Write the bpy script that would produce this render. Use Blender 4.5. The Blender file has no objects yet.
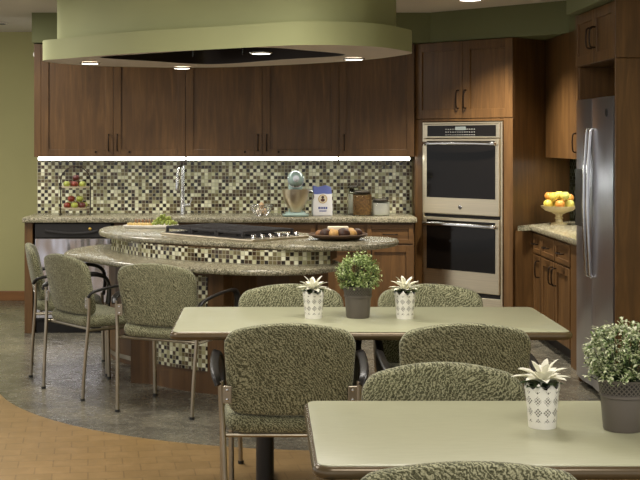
import bpy, bmesh, math, random
from mathutils import Vector, Matrix
random.seed(7)
S = bpy.context.scene
COL = S.collection
PI = math.pi

# ------------------------------------------------------------------ camera
FPX, CX, HY, EYE = 1260.0, 265.0, 141.0, 1.5
cam_d = bpy.data.cameras.new('camera'); cam = bpy.data.objects.new('camera', cam_d); COL.objects.link(cam)
cam.location = (0, 0, EYE); cam.rotation_euler = (PI / 2, 0, 0)
cam_d.sensor_width = 36; cam_d.lens = FPX / 640 * 36
cam_d.shift_x = (320 - CX) / 640; cam_d.shift_y = (HY - 240) / 640
cam_d.clip_end = 60
S.camera = cam
S.view_settings.view_transform = 'Standard'; S.view_settings.look = 'None'
S.view_settings.gamma = 1; S.view_settings.use_curve_mapping = False
S.view_settings.exposure = 0.0
try:
    S.cycles.use_denoising = True
    S.cycles.max_bounces = 8
except Exception:
    pass

def fp(px, py, z):
    """plan point of a spot seen at (px, py) on the horizontal plane z"""
    d = FPX * (EYE - z) / (py - HY)
    return ((px - CX) / FPX * d, d)

# ------------------------------------------------------------------ materials
def lin(c):
    return tuple(((v / 255) / 12.92 if v / 255 <= .04045 else ((v / 255 + .055) / 1.055) ** 2.4) for v in c) + (1,)

class NT:
    def __init__(s, name):
        s.m = bpy.data.materials.new(name); s.m.use_nodes = True
        s.t = s.m.node_tree; s.b = s.t.nodes['Principled BSDF']
    def n(s, typ, **kw):
        nd = s.t.nodes.new(typ)
        for k, v in kw.items():
            if k in ('operation', 'blend_type', 'data_type', 'feature', 'wave_type', 'bands_direction', 'noise_dimensions', 'distance', 'wave_profile', 'interpolation_type'):
                setattr(nd, k, v)
        return nd
    def l(s, a, b): s.t.links.new(a, b)
    def coord(s, kind='Object', scale=(1, 1, 1)):
        tc = s.n('ShaderNodeTexCoord'); mp = s.n('ShaderNodeMapping')
        s.l(tc.outputs[kind], mp.inputs['Vector']); mp.inputs['Scale'].default_value = scale
        return mp.outputs['Vector']
    def math(s, op, a, b=None, c=None):
        nd = s.n('ShaderNodeMath', operation=op)
        for i, v in enumerate((a, b, c)):
            if v is None: continue
            if isinstance(v, (int, float)): nd.inputs[i].default_value = v
            else: s.l(v, nd.inputs[i])
        return nd.outputs[0]
    def ramp(s, fac, stops, const=False):
        r = s.n('ShaderNodeValToRGB'); cr = r.color_ramp
        if const: cr.interpolation = 'CONSTANT'
        while len(cr.elements) < len(stops): cr.elements.new(.5)
        for e, (p, c) in zip(cr.elements, stops):
            e.position = p; e.color = lin(c)
        s.l(fac, r.inputs['Fac']); return r.outputs['Color']
    def noise(s, vec, scale, detail=3, rough=.5, dist=0):
        nd = s.n('ShaderNodeTexNoise'); s.l(vec, nd.inputs['Vector'])
        nd.inputs['Scale'].default_value = scale; nd.inputs['Detail'].default_value = detail
        nd.inputs['Roughness'].default_value = rough; nd.inputs['Distortion'].default_value = dist
        return nd.outputs['Fac']
    def mix(s, fac, a, b, blend='MIX'):
        nd = s.n('ShaderNodeMixRGB', blend_type=blend)
        for k, v in (('Fac', fac), ('Color1', a), ('Color2', b)):
            if isinstance(v, (int, float)): nd.inputs[k].default_value = v
            elif isinstance(v, tuple): nd.inputs[k].default_value = lin(v)
            else: s.l(v, nd.inputs[k])
        return nd.outputs['Color']
    def bump(s, h, strength=.2, dist=.002):
        nd = s.n('ShaderNodeBump'); s.l(h, nd.inputs['Height'])
        nd.inputs['Strength'].default_value = strength; nd.inputs['Distance'].default_value = dist
        s.l(nd.outputs['Normal'], s.b.inputs['Normal'])
    def set(s, col=None, rough=None, metal=None, spec=None, **kw):
        if col is not None:
            if isinstance(col, tuple): s.b.inputs['Base Color'].default_value = lin(col)
            else: s.l(col, s.b.inputs['Base Color'])
        if rough is not None:
            if isinstance(rough, (int, float)): s.b.inputs['Roughness'].default_value = rough
            else: s.l(rough, s.b.inputs['Roughness'])
        if metal is not None: s.b.inputs['Metallic'].default_value = metal
        if spec is not None: s.b.inputs['Specular IOR Level'].default_value = spec
        for k, v in kw.items(): s.b.inputs[k.replace('_', ' ')].default_value = v
        return s.m

def plain(name, c, rough=.5, metal=0, var=.06, scale=8, spec=.5):
    t = NT(name); v = t.coord()
    f = t.noise(v, scale, 4)
    a = tuple(max(0, min(255, x * (1 - var))) for x in c); b = tuple(max(0, min(255, x * (1 + var))) for x in c)
    return t.set(t.ramp(f, [(.3, a), (.7, b)]), rough, metal, spec)

def paint(name, c, rough=.75):
    t = NT(name); v = t.coord()
    f = t.noise(v, 1.2, 3); g = t.noise(v, 240, 2)
    a = tuple(x * .97 for x in c); b = tuple(min(255, x * 1.03) for x in c)
    t.bump(g, .12, .001)
    return t.set(t.ramp(f, [(.3, a), (.7, b)]), rough, 0, .3)

def wood(name, c0, c1, c2, axis=2, rough=.42):
    t = NT(name); sc = [9, 9, 9]; sc[axis] = .8
    v = t.coord('Object', tuple(sc))
    f = t.noise(v, 2.2, 5, .6, .6)
    sc2 = [60, 60, 60]; sc2[axis] = 2.5
    g = t.noise(t.coord('Object', tuple(sc2)), 3, 3, .6)
    blot = t.noise(t.coord(), 5, 3)
    c = t.ramp(f, [(.25, c0), (.5, c1), (.78, c2)])
    c = t.mix(t.math('MULTIPLY', g, .45), c, c0)
    c = t.mix(t.math('MULTIPLY', blot, .25), c, c2)
    t.bump(g, .08, .001)
    return t.set(c, rough, 0, .4)

def steel(name, c, rough=.3, axis=0):
    t = NT(name); sc = [260, 260, 260]; sc[axis] = 2
    g = t.noise(t.coord('Object', tuple(sc)), 1, 2)
    t.bump(g, .04, .0006)
    a = tuple(x * .93 for x in c)
    r = t.n('ShaderNodeMapRange'); t.l(g, r.inputs[0]); r.inputs[3].default_value = rough * .8; r.inputs[4].default_value = rough * 1.25
    return t.set(t.ramp(g, [(.3, a), (.7, c)]), r.outputs[0], 1.0)

def granite(name):
    t = NT(name); v = t.coord()
    a = t.noise(v, 26, 4, .6); b = t.noise(v, 85, 3, .7); d = t.noise(v, 150, 2, .6)
    c = t.ramp(a, [(.3, (88, 86, 66)), (.5, (128, 124, 100)), (.68, (164, 158, 132))])
    c = t.mix(t.ramp(b, [(.46, (0, 0, 0)), (.62, (255, 255, 255))]), c, (186, 178, 154))
    c = t.mix(t.ramp(d, [(.52, (0, 0, 0)), (.6, (235, 235, 235))]), c, (48, 44, 34))
    return t.set(c, .24, 0, .5)

def mosaic(name, size):
    t = NT(name); tc = t.n('ShaderNodeTexCoord'); sp = t.n('ShaderNodeSeparateXYZ'); t.l(tc.outputs['UV'], sp.inputs[0])
    u = t.math('DIVIDE', sp.outputs[0], size); w = t.math('DIVIDE', sp.outputs[1], size)
    iu, iw = t.math('FLOOR', u), t.math('FLOOR', w)
    fu, fw = t.math('FRACT', u), t.math('FRACT', w)
    cb = t.n('ShaderNodeCombineXYZ'); t.l(iu, cb.inputs[0]); t.l(iw, cb.inputs[1])
    wn = t.n('ShaderNodeTexWhiteNoise'); wn.noise_dimensions = '2D'; t.l(cb.outputs[0], wn.inputs['Vector'])
    par = t.math('MODULO', t.math('ABSOLUTE', t.math('ADD', iu, iw)), 2)          # checker bias
    val = t.math('ADD', t.math('MULTIPLY', wn.outputs['Value'], .66), t.math('MULTIPLY', par, .34))
    c = t.ramp(val, [(0, (222, 220, 190)), (.1, (192, 190, 154)), (.2, (226, 225, 200)), (.3, (152, 150, 112)), (.37, (204, 202, 172)), (.46, (108, 98, 66)),
                     (.58, (66, 50, 34)), (.7, (38, 30, 23)), (.84, (84, 70, 46)), (.91, (30, 25, 21))], True)
    m1 = t.math('MULTIPLY', t.math('GREATER_THAN', fu, .13), t.math('GREATER_THAN', fw, .13))
    c = t.mix(m1, (158, 153, 128), c)
    r = t.math('SUBTRACT', .6, t.math('MULTIPLY', m1, .45))
    t.bump(m1, .3, .002)
    return t.set(c, r, 0, .5)

def fabric(name, lo, mid, hi):
    t = NT(name); v = t.coord()
    n = t.noise(v, 14, 2, .5)
    vm = t.n('ShaderNodeMixRGB'); vm.inputs['Fac'].default_value = .06; t.l(v, vm.inputs['Color1'])
    nz = t.n('ShaderNodeTexNoise'); t.l(v, nz.inputs['Vector']); nz.inputs['Scale'].default_value = 9; nz.inputs['Detail'].default_value = 1
    t.l(nz.outputs['Color'], vm.inputs['Color2'])
    w = t.n('ShaderNodeTexWave'); t.l(vm.outputs['Color'], w.inputs['Vector']); w.bands_direction = 'DIAGONAL'
    w.inputs['Scale'].default_value = 46; w.inputs['Distortion'].default_value = 7; w.inputs['Detail'].default_value = 1.5; w.inputs['Detail Scale'].default_value = 2.6
    sp = t.noise(v, 260, 2, .6)
    f = t.math('ADD', t.math('MULTIPLY', w.outputs['Fac'], .34), t.math('MULTIPLY', sp, .82))
    c = t.ramp(f, [(.28, lo), (.52, mid), (.82, hi)])
    t.bump(f, .5, .003)
    return t.set(c, .9, 0, .15, Sheen_Weight=.15)

def emis(name, c, strength):
    t = NT(name); t.b.inputs['Emission Color'].default_value = lin(c); t.b.inputs['Emission Strength'].default_value = strength
    return t.set(c, .5)

M = {}
M['wall'] = paint('green_wall_paint', (172, 168, 120))
M['soffit'] = paint('olive_soffit_paint', (112, 116, 82))
M['hood'] = paint('sage_canopy_paint', (164, 167, 122))
M['hood_under'] = paint('canopy_underside', (196, 182, 168))
M['ceiling'] = paint('ceiling_paint', (204, 196, 184))
M['wood'] = wood('cherry_cabinet_wood', (60, 41, 20), (93, 65, 34), (124, 91, 52))
M['wood_h'] = wood('cherry_wood_crosswise', (60, 41, 20), (93, 65, 34), (124, 91, 52), 0)
M['baseboard'] = wood('baseboard_wood', (110, 72, 36), (134, 90, 48), (150, 104, 58), 0)
M['dark'] = plain('toe_kick_black', (26, 22, 20), .6)
M['granite'] = granite('speckled_granite')
M['tile'] = mosaic('glass_mosaic_wall', .0288)
M['tile_i'] = mosaic('glass_mosaic_island', .0255)
M['steel'] = steel('brushed_steel', (222, 210, 184), .34)
M['steel_v'] = steel('brushed_fridge_steel', (208, 210, 222), .3, 2)
def wavy():
    t = NT('dishwasher_steel'); t.bump(t.noise(t.coord('Object', (2.2, 1, .5)), 5, 1), .5, .03)
    return t.set((206, 206, 216), .16, 1.0)
M['steel_w'] = wavy()
M['chrome'] = plain('polished_chrome', (205, 205, 205), .14, 1, .02)
M['leg'] = plain('champagne_metal', (164, 155, 138), .32, 1, .05)
M['bronze'] = plain('dark_bronze', (44, 34, 26), .4, .8)
M['black'] = plain('satin_black_plastic', (24, 22, 21), .38)
M['iron'] = plain('cast_iron', (34, 32, 34), .55)
M['glass_dark'] = plain('oven_glass', (16, 13, 11), .1, 0, .02, spec=.22)
M['fabric'] = fabric('sage_weave_upholstery', (48, 48, 33), (96, 96, 72), (170, 169, 137))
def tablemat():
    t = NT('sage_laminate'); v = t.coord('Object', (3, 40, 3))
    f = t.noise(v, 6, 3)
    return t.set(t.ramp(f, [(.3, (158, 158, 130)), (.7, (167, 167, 139))]), .36, 0, .5)
M['table'] = tablemat()
M['table_edge'] = plain('bronze_table_edge', (92, 78, 56), .25, .3)
M['pot_grey'] = plain('grey_pot', (92, 86, 80), .5)
M['soil'] = plain('soil', (40, 30, 22), .95, 0, .3, 90)
M['petal'] = plain('white_petals', (238, 236, 218), .5, 0, .03)
M['leaf_dark'] = plain('dark_leaves', (44, 62, 28), .5, 0, .2, 30)

def leafmat():
    t = NT('variegated_leaves'); v = t.coord()
    f = t.noise(v, 90, 2)
    return t.set(t.ramp(f, [(.32, (74, 100, 46)), (.45, (132, 152, 96)), (.55, (212, 216, 180)), (.8, (234, 236, 214))]), .5)
M['leaf'] = leafmat()
def leafmat2():
    t = NT('fresh_green_leaves'); v = t.coord()
    f = t.noise(v, 110, 2)
    return t.set(t.ramp(f, [(.3, (70, 98, 40)), (.46, (120, 144, 74)), (.56, (180, 194, 130)), (.75, (226, 228, 190))]), .5)
M['leaf2'] = leafmat2()

def lace(name, base, hole, zlo, zhi, zig=True):
    """perforated pot wall; uv: u = metres round, v = height"""
    t = NT(name); tc = t.n('ShaderNodeTexCoord'); sp = t.n('ShaderNodeSeparateXYZ'); t.l(tc.outputs['UV'], sp.inputs[0])
    u, w = sp.outputs[0], sp.outputs[1]
    P = .026
    a = t.math('ABSOLUTE', t.math('SUBTRACT', t.math('FRACT', t.math('DIVIDE', u, P)), .5))
    b = t.math('ABSOLUTE', t.math('SUBTRACT', t.math('FRACT', t.math('DIVIDE', w, P * 1.15)), .5))
    dm = t.math('ADD', a, b)
    q = .0088 if zig else .013
    sa = t.math('ABSOLUTE', t.math('SUBTRACT', t.math('FRACT', t.math('DIVIDE', t.math('ADD', u, w), q)), .5))
    sb = t.math('ABSOLUTE', t.math('SUBTRACT', t.math('FRACT', t.math('DIVIDE', t.math('SUBTRACT', u, w), q)), .5))
    h = t.math('MULTIPLY', t.math('LESS_THAN', t.math('MAXIMUM', sa, sb), .33), t.math('LESS_THAN', dm, .44) if zig else 1.0)
    h = t.math('MULTIPLY', h, t.math('MULTIPLY', t.math('GREATER_THAN', w, zlo), t.math('LESS_THAN', w, zhi)))
    c = t.mix(h, base, hole)
    t.bump(t.math('SUBTRACT', 1.0, h), .6, .002)
    return t.set(c, .45)
M['pot_white'] = lace('white_lace_pot', (232, 230, 220), (84, 80, 70), .018, .1)
M['pot_grey_lace'] = lace('grey_lace_collar', (96, 89, 82), (30, 27, 24), .098, .13, False)

def slate():
    t = NT('slate_vinyl_floor'); v = t.coord()
    a = t.noise(v, 2.2, 6, .65, .8); b = t.noise(v, 16, 5, .7, .5)
    c = t.ramp(a, [(.3, (66, 64, 58)), (.5, (98, 95, 84)), (.72, (126, 120, 102))])
    c = t.mix(t.ramp(b, [(.45, (0, 0, 0)), (.75, (190, 190, 190))]), c, (146, 140, 124))
    r = t.n('ShaderNodeMapRange'); t.l(b, r.inputs[0]); r.inputs[3].default_value = .16; r.inputs[4].default_value = .36
    t.bump(b, .1, .002)
    return t.set(c, r.outputs[0], 0, .6)
M['slate'] = slate()
def tan():
    t = NT('tan_plank_floor'); v = t.coord('Object', (1, 1, 1))
    br = t.n('ShaderNodeTexBrick'); rot = t.n('ShaderNodeMapping'); t.l(v, rot.inputs['Vector']); rot.inputs['Rotation'].default_value = (0, 0, math.radians(-8))
    t.l(rot.outputs['Vector'], br.inputs['Vector'])
    br.inputs['Color1'].default_value = lin((146, 119, 76)); br.inputs['Color2'].default_value = lin((136, 111, 70)); br.inputs['Mortar'].default_value = lin((116, 93, 58))
    br.inputs['Scale'].default_value = 1; br.inputs['Brick Width'].default_value = .16; br.inputs['Row Height'].default_value = .12; br.inputs['Mortar Size'].default_value = .0035
    f = t.noise(t.coord('Object', (6, 30, 1)), 5, 4, .6); g = t.noise(v, 9, 5, .7)
    c = t.mix(t.math('MULTIPLY', f, .6), br.outputs['Color'], (122, 96, 58))
    c = t.mix(t.ramp(g, [(.45, (0, 0, 0)), (.75, (150, 150, 150))]), c, (182, 150, 104))
    return t.set(c, .42, 0, .4)
M['tan'] = tan()

# ------------------------------------------------------------------ mesh helpers
def bm_new():
    bm = bmesh.new(); bm.loops.layers.uv.new('UVMap'); return bm

def obj(name, bm, mat, parent=None, smooth=False, loc=None):
    bmesh.ops.recalc_face_normals(bm, faces=bm.faces[:])
    me = bpy.data.meshes.new(name); bm.to_mesh(me); bm.free()
    for m in (mat if isinstance(mat, list) else [mat]): me.materials.append(m)
    if smooth:
        me.polygons.foreach_set('use_smooth', [True] * len(me.polygons))
        me.set_sharp_from_angle(angle=math.radians(smooth if smooth is not True else 50))
    o = bpy.data.objects.new(name, me); COL.objects.link(o)
    if parent: o.parent = parent
    if loc: o.location = loc
    return o

def tag(o, label, cat, group=None):
    o['label'] = label; o['category'] = cat
    if group: o['group'] = group
    return o

def thing(name, label, cat, loc=(0, 0, 0), rz=0, group=None):
    o = bpy.data.objects.new(name, None); COL.objects.link(o); o.location = loc; o.rotation_euler = (0, 0, rz); o.empty_display_size = .1
    return tag(o, label, cat, group)

def struct(name, bm, mat, smooth=False):
    o = obj(name, bm, mat, None, smooth); o['kind'] = 'structure'; return o

def copy_tree(o, parent=None):
    c = o.copy(); COL.objects.link(c)
    if parent: c.parent = parent
    for ch in list(o.children): copy_tree(ch, c)
    return c

def box(bm, x0, x1, y0, y1, z0, z1, bev=0, rot=None, seg=2):
    r = bmesh.ops.create_cube(bm, size=1)
    vs = r['verts']
    for v in vs:
        v.co = Vector((x0 + (v.co.x + .5) * (x1 - x0), y0 + (v.co.y + .5) * (y1 - y0), z0 + (v.co.z + .5) * (z1 - z0)))
    if bev:
        es = list({e for v in vs for e in v.link_edges})
        r2 = bmesh.ops.bevel(bm, geom=es, offset=bev, segments=seg, affect='EDGES', profile=.5)
        vs = list({v for f in r2['faces'] for v in f.verts} | {v for v in vs if v.is_valid})
    if rot is not None:
        c = Vector(((x0 + x1) / 2, (y0 + y1) / 2, (z0 + z1) / 2))
        for v in vs: v.co = c + rot @ (v.co - c)
    return bm

def prism(bm, pts, z0, z1, mi=0):
    a = [bm.verts.new((p[0], p[1], z0)) for p in pts]; b = [bm.verts.new((p[0], p[1], z1)) for p in pts]
    n = len(pts); fs = []
    fs.append(bm.faces.new(a[::-1])); fs.append(bm.faces.new(b))
    for i in range(n): fs.append(bm.faces.new((a[i], a[(i + 1) % n], b[(i + 1) % n], b[i])))
    for f in fs: f.material_index = mi
    return bm

def strip(bm, pts, z0, z1, nz=1, closed=False):
    """vertical wall along pts with metre uv"""
    uv = bm.loops.layers.uv.verify(); u = 0; cols = []
    P = list(pts) + ([pts[0]] if closed else [])
    for i, p in enumerate(P):
        if i: u += math.dist(P[i - 1][:2], p[:2])
        cols.append((bm.verts.new((p[0], p[1], z0)), bm.verts.new((p[0], p[1], z1)), u))
    for a, b in zip(cols, cols[1:]):
        f = bm.faces.new((a[0], b[0], b[1], a[1]))
        for l, (uu, vv) in zip(f.loops, ((a[2], z0), (b[2], z0), (b[2], z1), (a[2], z1))): l[uv].uv = (uu, vv)
    return bm

def offset(pts, d, closed=True):
    n = len(pts); out = []
    for i in range(n):
        if closed: a, b = Vector(pts[i - 1][:2]), Vector(pts[(i + 1) % n][:2])
        else: a, b = Vector(pts[max(0, i - 1)][:2]), Vector(pts[min(n - 1, i + 1)][:2])
        t = (b - a).normalized(); nrm = Vector((-t.y, t.x))
        out.append((pts[i][0] + nrm.x * d, pts[i][1] + nrm.y * d))
    return out

def smooth_curve(pts, k=6, closed=True):
    n = len(pts); out = []
    rng = range(n) if closed else range(n - 1)
    g = lambda i: Vector(pts[i % n]) if closed else Vector(pts[max(0, min(n - 1, i))])
    for i in rng:
        p0, p1, p2, p3 = g(i - 1), g(i), g(i + 1), g(i + 2)
        for j in range(k):
            t = j / k
            out.append(tuple(.5 * ((2 * p1) + (p2 - p0) * t + (2 * p0 - 5 * p1 + 4 * p2 - p3) * t * t + (3 * p1 - p0 - 3 * p2 + p3) * t ** 3)))
    if not closed: out.append(tuple(pts[-1]))
    return out

def slab(bm, pts, z0, z1, r=.012):
    """worktop with rounded edge; pts counter-clockwise"""
    rings = []
    for ins, z in ((r, z0), (r * .3, z0 + r * .3), (0, z0 + r), (0, z1 - r), (r * .3, z1 - r * .3), (r, z1)):
        rings.append([bm.verts.new((p[0], p[1], z)) for p in offset(pts, ins)])
    n = len(pts)
    for a, b in zip(rings, rings[1:]):
        for i in range(n): bm.faces.new((a[i], a[(i + 1) % n], b[(i + 1) % n], b[i]))
    bm.faces.new(rings[0][::-1]); bm.faces.new(rings[-1])
    return bm

def sweep(bm, path, prof, up=Vector((0, 0, 1)), cap=True):
    P = [Vector(p) for p in path]; rings = []
    n = len(P); x = None
    for i, p in enumerate(P):
        t = (P[min(n - 1, i + 1)] - P[max(0, i - 1)]).normalized()
        if x is None:
            x = t.cross(up)
            if x.length < 1e-3: x = t.cross(Vector((1, 0, 0)))
            x.normalize()
        else:
            x = (x - t * x.dot(t)).normalized()
        y = x.cross(t)
        rings.append([bm.verts.new(p + x * a + y * b) for a, b in prof])
    m = len(prof)
    for a, b in zip(rings, rings[1:]):
        for i in range(m): bm.faces.new((a[i], a[(i + 1) % m], b[(i + 1) % m], b[i]))
    if cap:
        bm.faces.new(rings[0][::-1]); bm.faces.new(rings[-1])
    return bm

def circ(r, n=10): return [(r * math.cos(2 * PI * i / n), r * math.sin(2 * PI * i / n)) for i in range(n)]
def tube(bm, path, r, n=10, k=0):
    if k: path = smooth_curve(path, k, False)
    return sweep(bm, path, circ(r, n))
def ring_tube(bm, c, R, r, n=28, m=8, ry=None):
    ry = ry or R; pr = []
    for i in range(n):
        a = 2 * PI * i / n; rad = Vector((math.cos(a), math.sin(a), 0))
        p = Vector(c) + Vector((R * math.cos(a), ry * math.sin(a), 0))
        pr.append([bm.verts.new(p + rad * (r * math.cos(2 * PI * j / m)) + Vector((0, 0, r * math.sin(2 * PI * j / m)))) for j in range(m)])
    for i in range(n):
        for j in range(m): bm.faces.new((pr[i][j], pr[(i + 1) % n][j], pr[(i + 1) % n][(j + 1) % m], pr[i][(j + 1) % m]))
    return bm

def lathe(bm, prof, n=32, c=(0, 0, 0), ucirc=None):
    """prof: list of (r, z); r=0 allowed at the ends"""
    uv = bm.loops.layers.uv.verify(); rings = []
    for r, z in prof:
        if r < 1e-6: rings.append([bm.verts.new((c[0], c[1], c[2] + z))])
        else: rings.append([bm.verts.new((c[0] + r * math.cos(2 * PI * i / n), c[1] + r * math.sin(2 * PI * i / n), c[2] + z)) for i in range(n)])
    L = ucirc or 1.0
    for k, (a, b) in enumerate(zip(rings, rings[1:])):
        for i in range(n):
            j = (i + 1) % n
            if len(a) == 1 and len(b) == 1: continue
            if len(a) == 1: f = bm.faces.new((a[0], b[i], b[j])); co = ((i, k), (i, k + 1), (i + 1, k + 1))
            elif len(b) == 1: f = bm.faces.new((a[i], a[j], b[0])); co = ((i, k), (i + 1, k), (i, k + 1))
            else: f = bm.faces.new((a[i], a[j], b[j], b[i])); co = ((i, k), (i + 1, k), (i + 1, k + 1), (i, k + 1))
            for l, (ii, kk) in zip(f.loops, co): l[uv].uv = (ii / n * L, prof[kk][1])
    return bm

def ball(bm, c, rx, ry=None, rz=None, seg=14, ring=10, fn=None):
    r = bmesh.ops.create_uvsphere(bm, u_segments=seg, v_segments=ring, radius=1)
    for v in r['verts']:
        p = fn(v.co.copy()) if fn else v.co
        v.co = Vector((c[0] + p.x * rx, c[1] + p.y * (ry or rx), c[2] + p.z * (rz or rx)))
    return bm

def rrect(hw, hh, r, n=5):
    pts = []
    for sx, sy, a0 in ((1, 1, 0), (-1, 1, PI / 2), (-1, -1, PI), (1, -1, 1.5 * PI)):
        for i in range(n + 1):
            a = a0 + PI / 2 * i / n
            pts.append((sx * (hw - r) + r * math.cos(a), sy * (hh - r) + r * math.sin(a)))
    return pts

def dense(pts, step):
    out = []
    for i, p in enumerate(pts):
        q = pts[(i + 1) % len(pts)]; m = max(1, int(math.dist(p, q) / step))
        for j in range(m): out.append((p[0] + (q[0] - p[0]) * j / m, p[1] + (q[1] - p[1]) * j / m))
    return out

def pillow(bm, pts, hw, hh, t, r, fn, puff=0):
    """upholstered pad: outline in (a, b), thickness along c; fn maps (a, b, c) to a point"""
    n = len(pts); layers = []
    for side in (-1, 1):
        L = [(.0, side * (t / 2 - r)), (r * .3, side * (t / 2 - r * .3)), (r, side * t / 2)]
        L = [(1 - i / hw, 1 - i / hh, c) for i, c in L] + [((1 - r / hw) * q, (1 - r / hh) * q, side * (t / 2 + puff * (1 - q * q))) for q in (.85, .65, .42, .2)]
        layers.append(L)
    seq = layers[0][::-1] + layers[1]
    rings = [[bm.verts.new(fn(p[0] * sx, p[1] * sy, c)) for p in pts] for sx, sy, c in seq]
    for a, b in zip(rings, rings[1:]):
        for i in range(n): bm.faces.new((a[i], a[(i + 1) % n], b[(i + 1) % n], b[i]))
    for ring, c in ((rings[0], -1), (rings[-1], 1)):
        v = bm.verts.new(fn(0, 0, c * (t / 2 + puff)))
        for i in range(n): bm.faces.new((ring[i], ring[(i + 1) % n], v))
    return bm

# ------------------------------------------------------------------ the setting
CEIL = 2.525
circle_c, circle_r = (.4, 8.2), 2.1
arc = []
for i in range(61):
    a = math.radians(200 + 140 * i / 60)
    arc.append((circle_c[0] + circle_r * math.cos(a), circle_c[1] + circle_r * math.sin(a)))
bm = bm_new()
bm.faces.new([bm.verts.new((x, y, 0)) for x, y in [(-6, 12)] + [(-6, 7.48)] + arc + [(3, 7.48), (3, 12)]])
struct('floor', bm, M['slate'])
bm = bm_new()
bm.faces.new([bm.verts.new((x, y, 0)) for x, y in [(-6, -1), (3, -1), (3, 7.48)] + arc[::-1] + [(-6, 7.48)]])
struct('floor_dining', bm, M['tan'])
struct('ceiling', box(bm_new(), -6, 3, -1, 12, CEIL, CEIL + .1), M['ceiling'])
struct('wall_back', box(bm_new(), -6, -1.2, 11.85, 11.95, 0, CEIL), M['wall'])
struct('baseboard_back', box(bm_new(), -6, -1.2, 11.832, 11.85, 0, .092, .004), M['baseboard'])
struct('wall_kitchen', box(bm_new(), -1.885, 2.63, 10.44, 10.56, 0, CEIL), M['wall'])
struct('wall_right', box(bm_new(), 2.53, 2.63, 3.0, 10.44, 0, CEIL), M['wall'])
# soffit band over the wall cabinets: straight, diagonal over the ovens, then along the right wall and out over the fridge
bm = bm_new()
prism(bm, [(-1.862, 10.44), (-1.862, 10.06), (1.32, 10.06), (2.21, 9.17), (2.21, 7.86), (1.88, 7.86), (1.88, 6.9), (2.53, 6.9), (2.53, 10.44)], 2.286, CEIL)
struct('ceiling_soffit', bm, M['soffit'])
bm = bm_new(); strip(bm, [(-1.885, 10.432), (1.215, 10.432)], .905, 1.372)
struct('wall_tile_back', bm, M['tile'])
bm = bm_new(); strip(bm, [(2.522, 10.43), (2.522, 7.9)], .864, 1.372)
struct('wall_tile_right', bm, M['tile'])

# ------------------------------------------------------------------ cabinets (local: front faces -y, x along the width)
def shaker(bm, x0, x1, z0, z1, y=0, t=.02, fr=.06):
    g = .0015; x0 += g; x1 -= g; z0 += g; z1 -= g
    box(bm, x0, x0 + fr, y - t, y, z0, z1, .002); box(bm, x1 - fr, x1, y - t, y, z0, z1, .002)
    box(bm, x0 + fr, x1 - fr, y - t, y, z1 - fr, z1, .002); box(bm, x0 + fr, x1 - fr, y - t, y, z0, z0 + fr, .002)
    box(bm, x0 + fr - .002, x1 - fr + .002, y - t * .45, y, z0 + fr - .002, z1 - fr + .002)
    return bm

def pull(x, z, length, vert=True, y=-.02):
    bm = bm_new(); r = .005
    a, b = -length / 2, length / 2
    P = lambda s, yy: (x, yy, z + s) if vert else (x + s, yy, z)
    tube(bm, [P(a, y), P(a, y - .02), P(a * .8, y - .032), P(0, y - .036), P(b * .8, y - .032), P(b, y - .02), P(b, y)], r, 8, 3)
    return bm

def door(root, x0, x1, z0, z1, hx=None, hz=None, hl=.13, lock=None, fr=.06):
    d = obj('door', shaker(bm_new(), x0, x1, z0, z1, fr=fr), M['wood'], root)
    if hx is not None: obj('handle', pull(hx, hz, hl), M['bronze'], d, 40)
    if lock is not None:
        bm = bm_new(); lathe(bm, [(0, 0), (.009, 0), (.009, .006), (0, .008)], 14)
        for v in bm.verts: v.co = Vector((lock[0] + v.co.x, -.02 - v.co.z, lock[1] + v.co.y))
        obj('lock', bm, M['bronze'], d)
    return d

def drawer(root, x0, x1, z0, z1):
    d = obj('drawer', shaker(bm_new(), x0, x1, z0, z1, fr=.035), M['wood_h'], root)
    obj('handle', pull((x0 + x1) / 2, (z0 + z1) / 2, min(.11, (x1 - x0) * .45), False), M['bronze'], d, 40)

UB, UT = 1.372, 2.281
UY = 10.13
def wall_unit(x0, x1, label, filler=0, split=True, lock=True):
    w = x1 - x0
    r = thing('wall_cabinet', label, 'cabinet', (x0, UY, 0), 0, 'wall cabinets above the backsplash')
    obj('body', box(bm_new(), .001, w - .001, 0, 10.43 - UY, UB, UT, .002), M['wood'], r)
    if filler: obj('filler', box(bm_new(), .001, filler, -.02, -.0005, UB, UT, .002), M['wood'], r)
    mid = (filler + w) / 2
    if split:
        door(r, filler, mid, UB, UT, mid - .035, UB + .115, lock=(mid - .14, UB + .04))
        door(r, mid, w, UB, UT, mid + .035, UB + .115, lock=(mid + .13, UB + .04))
    else:
        door(r, filler, w, UB, UT, .04, UB + .115)
    return r
wall_unit(-1.854, -.637, 'dark wood two-door wall cabinet above the fruit stand and faucet', .056)
wall_unit(-.637, .594, 'dark wood two-door wall cabinet above the egg basket and stand mixer')
wall_unit(.594, 1.2, 'dark wood single-door wall cabinet above the glass jars, next to the oven tower', 0, False)
# under-cabinet light bars
led = emis('under_cabinet_led', (252, 255, 246), 12)
for x0, x1, lb in ((-1.83, -.64, 'white light bar under the wall cabinet above the fruit stand'),
                   (-.634, .59, 'white light bar under the wall cabinet above the stand mixer'),
                   (.597, 1.17, 'white light bar under the wall cabinet above the glass jars')):
    r = thing('under_cabinet_light', lb, 'light', (x0, UY + .01, UB), 0, 'light bars under the wall cabinets')
    obj('housing', box(bm_new(), 0, x1 - x0, .032, .06, -.024, -.001, .003), M['ceiling'], r)
    obj('diffuser', box(bm_new(), .004, x1 - x0 - .004, 0, .031, -.026, -.001, .004), led, r)

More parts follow.
